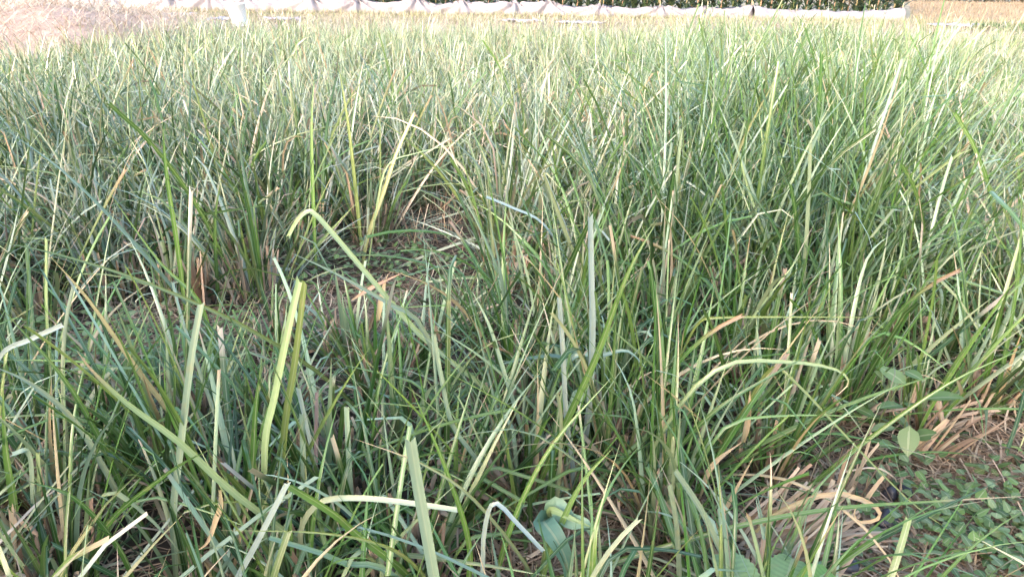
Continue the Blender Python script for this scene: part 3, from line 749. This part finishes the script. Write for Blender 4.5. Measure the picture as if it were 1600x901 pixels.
# toothed heart shaped leaves at the bottom edge
g = gnd(1185, 915)
pl = tag(empty('toothed_leaf_plant', (g[0], g[1], -.02)), 'plant with toothed heart shaped leaves at the bottom edge', 'plant')
root = np.array(pl.location)
for px, py, sz, az, col in ((1165, 897, .085, 1.9, (.26, .38, .18)), (1228, 897, .078, 1.1, (.22, .34, .15)), (1262, 892, .06, .5, (.15, .29, .08)), (1110, 915, .07, 2.6, (.22, .33, .16))):
    p = at(px, py + 26, g[1] - .15) - root
    V, F, UV = oval_leaf(sz, sz * 1.05, 16, serr=.10, heart=1, fold=.18, cup=.15)
    vc = np.tile(col, (len(V), 1)) * (1 + .12 * np.cos(np.pi * (np.arange(len(V)) // 5)[:, None]) * (np.abs(UV[:, :1] - .5) < .4)) 
    o = link('leaf', mesh('leaf', V, F, M_BROAD, vc, UV), pl)
    o.location = p; o.rotation_euler = (.15, -.35, az)
    v, f = tube([(0, 0, -.01), p * .5 + [0, 0, -.01], p], [.003, .0025, .002], 6)
    link('stalk', mesh('stalk', v, f, M_BROAD, np.tile((.2, .25, .1), (len(v), 1)), np.zeros((len(v), 2))), pl)
# one wide corner leaf
g = gnd(1545, 868)
pl = tag(empty('wide_leaf_plant', (g[0], g[1], -.02)), 'low plant with two long wide dark leaves in the bottom right corner', 'plant')
for az, sz, z, col in ((.1, .07, .05, (.07, .17, .06)), (2.0, .045, .06, (.09, .24, .04)), (-.9, .04, .05, (.2, .3, .17))):
    V, F, UV = oval_leaf(sz, sz * .5, 8, fold=.2, cup=.2)
    o = link('leaf', mesh('leaf', V, F, M_BROAD, np.tile(col, (len(V), 1)), UV), pl); o.location = (0, 0, z); o.rotation_euler = (.1, .05, az)
v, f = tube([(0, 0, -.01), (.004, .002, .03), (0, 0, .062)], [.003, .003, .002], 6)
link('stem', mesh('stem', v, f, M_BROAD, np.tile((.2, .25, .1), (len(v), 1)), np.zeros((len(v), 2))), pl)

# dark stones half under the straw
def stone(px, py, s, label):
    u = np.linspace(0, math.pi, 9)[1:-1]; a = np.linspace(0, 2 * math.pi, 14, endpoint=False)
    V = np.array([[math.sin(i) * math.cos(j), math.sin(i) * math.sin(j), math.cos(i)] for i in u for j in a] + [[0, 0, 1], [0, 0, -1]])
    nz = 1 + .14 * np.sin(V[:, 0] * 3 + px) + .11 * np.sin(V[:, 1] * 4.1 + py) + .07 * np.sin(V[:, 2] * 6 + px)
    V = V * nz[:, None] * np.array(s); F = []
    m = len(a)
    for i in range(len(u) - 1):
        for j in range(m): F.append((i * m + j, (i + 1) * m + j, (i + 1) * m + (j + 1) % m, i * m + (j + 1) % m))
    tp, bt = len(V) - 2, len(V) - 1
    for j in range(m): F.append((tp, j, (j + 1) % m)); F.append((bt, (len(u) - 1) * m + (j + 1) % m, (len(u) - 1) * m + j))
    g = gnd(px, py)
    o = tag(link('stone', mesh('stone', V, F, M_STONE)), label, 'stone', 'dark stones at the lower right')
    o.location = (g[0], g[1], s[2] * .3); o.rotation_euler = (0, 0, px)
stone(1383, 818, (.034, .028, .026), 'black rounded stone partly covered by straw, middle of the four')
stone(1318, 885, (.030, .028, .028), 'black stone at the bottom edge left of the straw')
stone(1390, 815 - 40, (.022, .018, .020), 'bluish dark stone just above the black rounded one, left of a pair')
stone(1412, 810 - 38, (.022, .018, .024), 'bluish dark stone behind the straw, right of a pair')

# grasshopper on a straw
g = at(978, 779, 1.40)
gh = tag(empty('grasshopper', (g[0], g[1], g[2]), R(12)), 'small green and brown grasshopper on straw between the front clumps', 'grasshopper')
v, f = tube([(-.020, 0, -.004), (-.014, 0, -.001), (-.004, 0, 0), (.006, 0, .001), (.012, 0, .001), (.017, 0, .0005), (.0195, 0, -.002)], [.001, .0022, .003, .0036, .0034, .003, .0012], 8)
cg = np.tile((.30, .40, .08), (len(v), 1)); cg[v[:, 2] > .0015] = (.14, .09, .05)
link('body', mesh('body', v, f, M_BROAD, cg, np.zeros((len(v), 2))), gh)
for s in (-1, 1):
    v, f = tube([(.004, s * .002, .003), (-.008, s * .003, .003), (-.023, s * .0015, .001)], [.0008, .0022, .0006], 6)
    link('wing', mesh('wing', v, f, M_BROAD, np.tile((.16, .10, .06), (len(v), 1)), np.zeros((len(v), 2))), gh)
    v, f = tube([(.002, s * .003, 0), (-.006, s * .006, .006), (-.013, s * .007, .010), (-.011, s * .008, .001), (-.014, s * .008, -.007)], [.0016, .0018, .0008, .0006, .0005], 6)
    link('hind_leg', mesh('hind_leg', v, f, M_BROAD, np.tile((.32, .38, .1), (len(v), 1)), np.zeros((len(v), 2))), gh)
    for x0 in (.006, .011):
        v, f = tube([(x0, s * .003, -.001), (x0 + .003, s * .007, .001), (x0 + .005, s * .008, -.007)], [.0007, .0006, .0004], 5)
        link('leg', mesh('leg', v, f, M_BROAD, np.tile((.3, .33, .1), (len(v), 1)), np.zeros((len(v), 2))), gh)
    v, f = tube([(.019, s * .0008, .001), (.026, s * .003, .004), (.031, s * .005, .004)], [.0004, .0003, .0002], 4)
    link('antenna', mesh('antenna', v, f, M_BROAD, np.tile((.2, .15, .08), (len(v), 1)), np.zeros((len(v), 2))), gh)
    u = tube([(.0165, s * .0026, .0012), (.0175, s * .003, .0014), (.0183, s * .0028, .0012)], [.0004, .0009, .0004], 6)
    link('eye', mesh('eye', u[0], u[1], M_STONE), gh)

# ------------------------------------------------------------------ the far edge: straw, row cover, bucket, crops
def straw_mass(n, P, zr, cols, L=(.1, .4), W=(.004, .010), flat=.22):
    n = len(P)
    return blades(n, 3, np.column_stack([P, zr]), rng.uniform(0, 6.28, n), rng.normal(1.45, flat, n), rng.normal(.1, .35, n), rng.uniform(*L, n), rng.uniform(*W, n),
                  cols[rng.integers(len(cols), size=n)] * rng.uniform(.7, 1.1, (n, 1)), dphi=rng.normal(0, .6, n), across=2, cut=np.ones(n))
PINK = np.array([[.70, .53, .46], [.76, .60, .53], [.62, .46, .39], [.80, .68, .61], [.55, .40, .33]])
# heap of cut dry grass at the upper left
hc = np.array([-8.0, 12.2]); hr = np.array([3.2, 3.0]); HH = .42
def heap_z(x, y):
    d = ((x - hc[0]) / hr[0]) ** 2 + ((y - hc[1]) / hr[1]) ** 2
    return HH * np.clip(1 - d, 0, 1) ** .8 * (1 + .25 * np.sin(x * 2.6 + 1) * np.cos(y * 2.1))
heap = tag(empty('straw_heap', (hc[0], hc[1], 0)), 'low heap of pinkish cut straw at the upper left edge of the field', 'straw heap')
aa, rr = np.meshgrid(np.linspace(0, 2 * math.pi, 48, endpoint=False), np.linspace(0, 1, 14))
HX, HY = rr * hr[0] * np.cos(aa), rr * hr[1] * np.sin(aa)
HZ = heap_z(HX + hc[0], HY + hc[1]) - .035
hi = np.arange(aa.size).reshape(aa.shape)
hf = np.stack([hi[:-1], np.roll(hi[:-1], -1, 1), np.roll(hi[1:], -1, 1), hi[1:]], -1).reshape(-1, 4)
link('mound', mesh('mound', np.stack([HX, HY, HZ], -1).reshape(-1, 3), hf, M_STRAWCORE), heap)
n = 17000; t = rng.uniform(0, 6.28, n); r = np.sqrt(rng.random(n)) * 1.05
P = np.stack([r * np.cos(t) * hr[0], r * np.sin(t) * hr[1]], -1)
q = straw_mass(n, P, heap_z(P[:, 0] + hc[0], P[:, 1] + hc[1]) - .02 + rng.uniform(0, .10, n), np.concatenate([PINK, PINK * 1.1, PINK * .7]), (.1, .45), (.004, .012), .26)
tag(link('loose_straw', mesh('loose_straw', q[0], q[1], M_DRY, q[2], q[3]), heap), kind='stuff')
# straw strewn along the far edge of the field
n = 30000
P = np.stack([np.where(rng.random(n) < .75, rng.uniform(-15, 6, n), rng.uniform(5, 14, n)), rng.uniform(10.5, 17.0, n)], -1)
P = P[(P[:, 1] > 13.4 - .5 * np.abs(np.sin(P[:, 0]))) | (P[:, 0] < -4.5)]
q = straw_mass(0, P, rng.uniform(-.02, .05, len(P)), PINK)
tag(link('strewn_straw', mesh('strewn_straw', q[0], q[1], M_DRY, q[2], q[3])), 'pale straw strewn along the far edge of the grass', 'straw', kind='stuff')
# short grass on the bank in front of the cover
n = 24000
P = np.stack([rng.uniform(-15, 15, n), 18.1 - np.abs(rng.normal(0, 1.9, n))], -1)
BANK = np.array([[.26, .27, .13], [.34, .31, .18], [.42, .34, .24], [.22, .25, .11], [.46, .38, .28]])
q = blades(n, 2, np.column_stack([P, np.full(n, -.02)]), rng.uniform(0, 6.28, n), np.abs(rng.normal(0, .4, n)), rng.uniform(0, .8, n), rng.uniform(.05, .20, n), rng.uniform(.006, .012, n),
           BANK[rng.integers(5, size=n)] * rng.uniform(.7, 1.1, (n, 1)), across=2)
tag(link('bank_grass', mesh('bank_grass', q[0], q[1], M_LEAF, q[2], q[3])), 'short dry grass in front of the white row cover', 'grass', kind='stuff')

# white row cover tied down over short stakes
def row_cover(px0, px1, Y, h0, h1, span, label, tied, seed):
    r_ = random.Random(seed)
    x0, x1 = at(px0, 25, Y)[0], at(px1, 25, Y)[0]
    root = tag(empty('row_cover', (x0, Y, 0)), label, 'row cover')
    ln = x1 - x0
    pk = [0.0]
    while pk[-1] < ln: pk.append(pk[-1] + span * r_.uniform(.6, 1.4))
    pk[-1] = ln; pk = np.array(pk); ph = [r_.uniform(.78, 1.12) for _ in pk]
    nu, nv = int(ln / .035), 18
    U, Vv = np.meshgrid(np.linspace(0, ln, nu), np.linspace(0, 1, nv))
    i = np.clip(np.searchsorted(pk, U[0], 'right') - 1, 0, len(pk) - 2)
    s = (U[0] - pk[i]) / (pk[i + 1] - pk[i])
    hgt = h0 + (h1 - h0) * U[0] / ln
    ends = np.array(ph)[i] * (1 - s) + np.array(ph)[i + 1] * s
    sag = np.sqrt(np.abs(4 * s * (1 - s))) if tied else 4 * s * (1 - s)
    top = hgt * ends * (1 - (.30 if tied else .06) * sag)
    ang = math.pi * Vv; half = .30 if tied else .22
    X, Yy, Z = U.copy(), -half * np.cos(ang) * (1 + .1 * np.sin(U * 3.1 + seed)), top[None, :] * np.sin(ang) ** (.75)
    d = np.minimum(s, 1 - s)[None, :] * (pk[i + 1] - pk[i])[None, :]
    down = 1 - np.sin(ang)
    # creases fan out from each tie
    fan = np.sin(np.arctan2(d + 1e-4, down * 1.1 + .03) * (13 if tied else 6) + U * 1.7) * np.exp(-d * 1.2) * (.085 if tied else .018)
    fan += .022 * np.sin(U * 9 + 5 * Vv) * np.sin(U * 2.3) + .014 * np.sin(U * 23 + 9 * np.sin(Vv * 5 + U))
    top_w = .03 * np.sin(U * 4.1 + seed) + .02 * np.sin(U * 9.7)
    Z = Z * (1 + top_w * 2)
    Yy = Yy - fan * np.sign(np.cos(ang) + .01); Z = np.maximum(Z + fan * .6 * np.sin(ang), -.01)
    idx = np.arange(nu * nv).reshape(nv, nu)
    f = np.stack([idx[:-1, :-1], idx[:-1, 1:], idx[1:, 1:], idx[1:, :-1]], -1).reshape(-1, 4)
    o = link('sheet', mesh('sheet', np.stack([X, Yy, Z - .01], -1).reshape(-1, 3), f, M_SHEET), root)
    so = o.modifiers.new('thick', 'SOLIDIFY'); so.thickness = .004
    for a, b in zip(pk, ph):
        hh = (h0 + (h1 - h0) * a / ln) * b
        v, f = tube([(a, 0, -.05), (a + .004, 0, hh * .5), (a, 0, hh + .10)], [.011, .010, .009], 6)
        st = link('stake', mesh('stake', v, f, M_STAKE), root)
        v, f = tube([(a - .02, -.02, hh + .004), (a + .02, -.02, hh + .008), (a + .02, .02, hh + .006), (a - .02, .02, hh + .006), (a - .02, -.02, hh + .004)], [.006] * 5, 5)
        link('tie', mesh('tie', v, f, M_SHEET), st)
row_cover(-260, 1172, 18.45, .44, .27, 1.08, 'long white row cover sagging between ties, at the far edge of the field', True, 3)
row_cover(1174, 1408, 18.3, .25, .23, 1.3, 'short smooth white row cover at the right end of the long one', False, 8)

# bucket
bp_ = gnd(376, 41)
bk = tag(empty('bucket', (bp_[0], bp_[1], -.005), .3), 'white plastic bucket standing on straw before the white row cover', 'bucket')
bk.rotation_euler = (0, R(-7), .2)
prof = [(0, 0), (.125, 0), (.130, .01), (.168, .37), (.178, .372), (.178, .392), (.160, .392), (.120, .02), (0, .02)]
sd_ = 28; V = []; F = []
for r, z in prof:
    for j in range(sd_): V.append((r * math.cos(2 * math.pi * j / sd_), r * math.sin(2 * math.pi * j / sd_), z))
for i in range(len(prof) - 1):
    for j in range(sd_): F.append((i * sd_ + j, i * sd_ + (j + 1) % sd_, (i + 1) * sd_ + (j + 1) % sd_, (i + 1) * sd_ + j))
link('body', mesh('body', np.array(V), F, M_BUCKET), bk)
hp = [(.18 * math.cos(a), -.02 - .16 * math.sin(a) * .7, .36 - .12 * math.sin(a)) for a in np.linspace(0, math.pi, 12)]
v, f = tube(hp, [.003] * 12, 6); link('handle', mesh('handle', v, f, M_METAL), bk)

# scraps of film on the ground
def scrap(px, py, wx, wy, label, seed):
    g = gnd(px, py); nn = 22
    U, W = np.meshgrid(np.linspace(-1, 1, nn), np.linspace(-1, 1, nn))
    ed = 1 + .15 * np.sin(3 * np.arctan2(W, U) + seed) + .1 * np.sin(7 * np.arctan2(W, U) + seed * 2)
    Z = .01 + .02 * np.sin(U * 5 + seed) * np.cos(W * 4 + seed) + .03 * np.abs(np.sin(U * 9 + W * 6 + seed))
    idx = np.arange(nn * nn).reshape(nn, nn)
    f = np.stack([idx[:-1, :-1], idx[:-1, 1:], idx[1:, 1:], idx[1:, :-1]], -1).reshape(-1, 4)
    o = tag(link('plastic_film', mesh('plastic_film', np.stack([U * wx * ed, W * wy * ed, Z], -1).reshape(-1, 3), f, M_SCRAP)), label, 'plastic film', 'scraps of film along the far straw')
    so = o.modifiers.new('thick', 'SOLIDIFY'); so.thickness = .003
    o.location = (g[0], g[1], .02)
scrap(815, 36, .36, .12, 'crumpled pale film on the straw, left one before the long row cover', 1); scrap(905, 39, .45, .11, 'crumpled pale film on the straw, right one before the long row cover', 2)
scrap(348, 33, .25, .2, 'crumpled bluish film beside the white bucket', 3); scrap(280, 26, .3, .2, 'crumpled pale film left of the white bucket', 4); scrap(1500, 43, .55, .25, 'grey film near the dry field at the upper right', 5)
scrap(440, 33, .3, .12, 'small strip of film right of the white bucket', 6)

# crops behind the cover
CROPC = np.array([[.045, .085, .05], [.06, .10, .045], [.04, .075, .045]])
CP = []
for i in range(7):
    h = random.uniform(1.0, 1.3)
    v, f = tube([(0, 0, -.03), (.01, .01, .4), (random.uniform(-.03, .03), 0, h)], [.016, .014, .006], 6)
    cst = np.array(random.choice([(.42, .33, .18), (.34, .26, .14), (.20, .22, .09), (.45, .28, .2)]))
    st = mesh('stalk', v, f, M_DRY, np.tile(cst, (len(v), 1)), np.zeros((len(v), 2)))
    m = 50
    q = blades(m, 6, np.column_stack([np.zeros((m, 2)), rng.uniform(.08, h, m)]), rng.uniform(0, 6.28, m), rng.uniform(.4, 1.1, m), rng.uniform(.6, 1.7, m), rng.uniform(.22, .45, m),
               rng.uniform(.045, .085, m), CROPC[rng.integers(3, size=m)] * rng.uniform(.7, 1.3, (m, 1)), fold=.12, dphi=rng.normal(0, .3, m),
               tipcol=STRAW[rng.integers(len(STRAW), size=m)], tipamt=np.where(rng.random(m) < .2, .35, 0))
    CP.append((st, mesh('leaves', q[0], q[1], M_BROAD, q[2], q[3])))
xa, xb = at(470, 20, 19.2)[0], at(1400, 20, 19.2)[0]
for r_, Yc in enumerate((19.15, 19.55, 20.0)):
    x = xa - r_ * .4; nth = 0
    while x < xb + r_ * .25:
        k = random.randrange(7)
        nth += 1
        lab = ('dark leafed crop plant in the row behind the row cover, %s from the left' % cardinal(nth) if r_ == 0 else 'dark leafed crop plant behind the front crop row')
        c = tag(empty('crop_plant', (x, Yc + random.gauss(0, .05), -.03), random.uniform(0, 6.28)), lab, 'crop plant', 'front row of crop plants' if r_ == 0 else 'back rows of crop plants')
        link('stalk', CP[k][0], c); tag(link('leaves', CP[k][1], c), kind='stuff')
        x += random.uniform(.22, .34)
# ripe dry field at the upper right
n = 34000
P = np.stack([rng.uniform(9, 26, n), rng.uniform(17.2, 27.0, n)], -1)
P = P[P[:, 0] > 9.25 + np.where(P[:, 1] > 18.5, (P[:, 1] - 18.5) * .47, 0)]; n = len(P)
RIPE = np.array([[.38, .27, .21], [.30, .21, .16], [.43, .33, .26], [.27, .22, .15]])
q = blades(n, 3, np.column_stack([P, np.full(n, -.02)]), rng.uniform(0, 6.28, n), np.abs(rng.normal(0, .3, n)), rng.uniform(0, 1.2, n), rng.uniform(.05, .16, n), rng.uniform(.007, .013, n),
           RIPE[rng.integers(4, size=n)] * rng.uniform(.75, 1.1, (n, 1)), across=2)
tag(link('dry_field', mesh('dry_field', q[0], q[1], M_DRY, q[2], q[3])), 'golden brown dry grain at the upper right beyond the row cover', 'dry grass', kind='stuff')
# strip of green weeds at the right
n = 2600
P = np.stack([rng.uniform(9.3, 14, n), rng.normal(16.0, .25, n)], -1)
q = blades(n, 3, np.column_stack([P, np.full(n, -.02)]), rng.uniform(0, 6.28, n), np.abs(rng.normal(0, .5, n)), rng.uniform(0, 1, n), rng.uniform(.08, .22, n), rng.uniform(.012, .03, n),
           TREEC[rng.integers(3, size=n)] * rng.uniform(.9, 1.6, (n, 1)), across=2)
tag(link('green_strip', mesh('green_strip', q[0], q[1], M_LEAF, q[2], q[3])), 'strip of dark green weeds before the dry field at the upper right', 'weeds', kind='stuff')
# dark shrubs behind the dry field
for i in range(9):
    px = 1290 + i * 62
    p = at(px, 8, 28 + random.uniform(-.3, .5))
    s = tag(empty('shrub', (p[0], p[1], -.02)), 'dark shrub at the top right edge, %s from the left of its row' % ('first' if i == 0 else ordinal(i)), 'shrub', 'dark shrubs behind the dry field')
    cs = np.array([[random.gauss(0, .45), random.gauss(0, .3), random.uniform(.15, 1.2)] for _ in range(16)])
    q = leaf_cards(2200, cs, .22, .12, np.array([[.03, .05, .03], [.04, .055, .04], [.05, .05, .04]]))
    q[0][:, 2] = np.maximum(q[0][:, 2], .0)
    link('crown', mesh('crown', q[0], q[1], M_TREE, q[2], q[3]), s)
    v, f = join([tube([(0, 0, -.05), c * .5, c], [.03, .02, .008], 5) for c in cs[:6]])
    link('trunk', mesh('trunk', v, f, M_BARK), s)
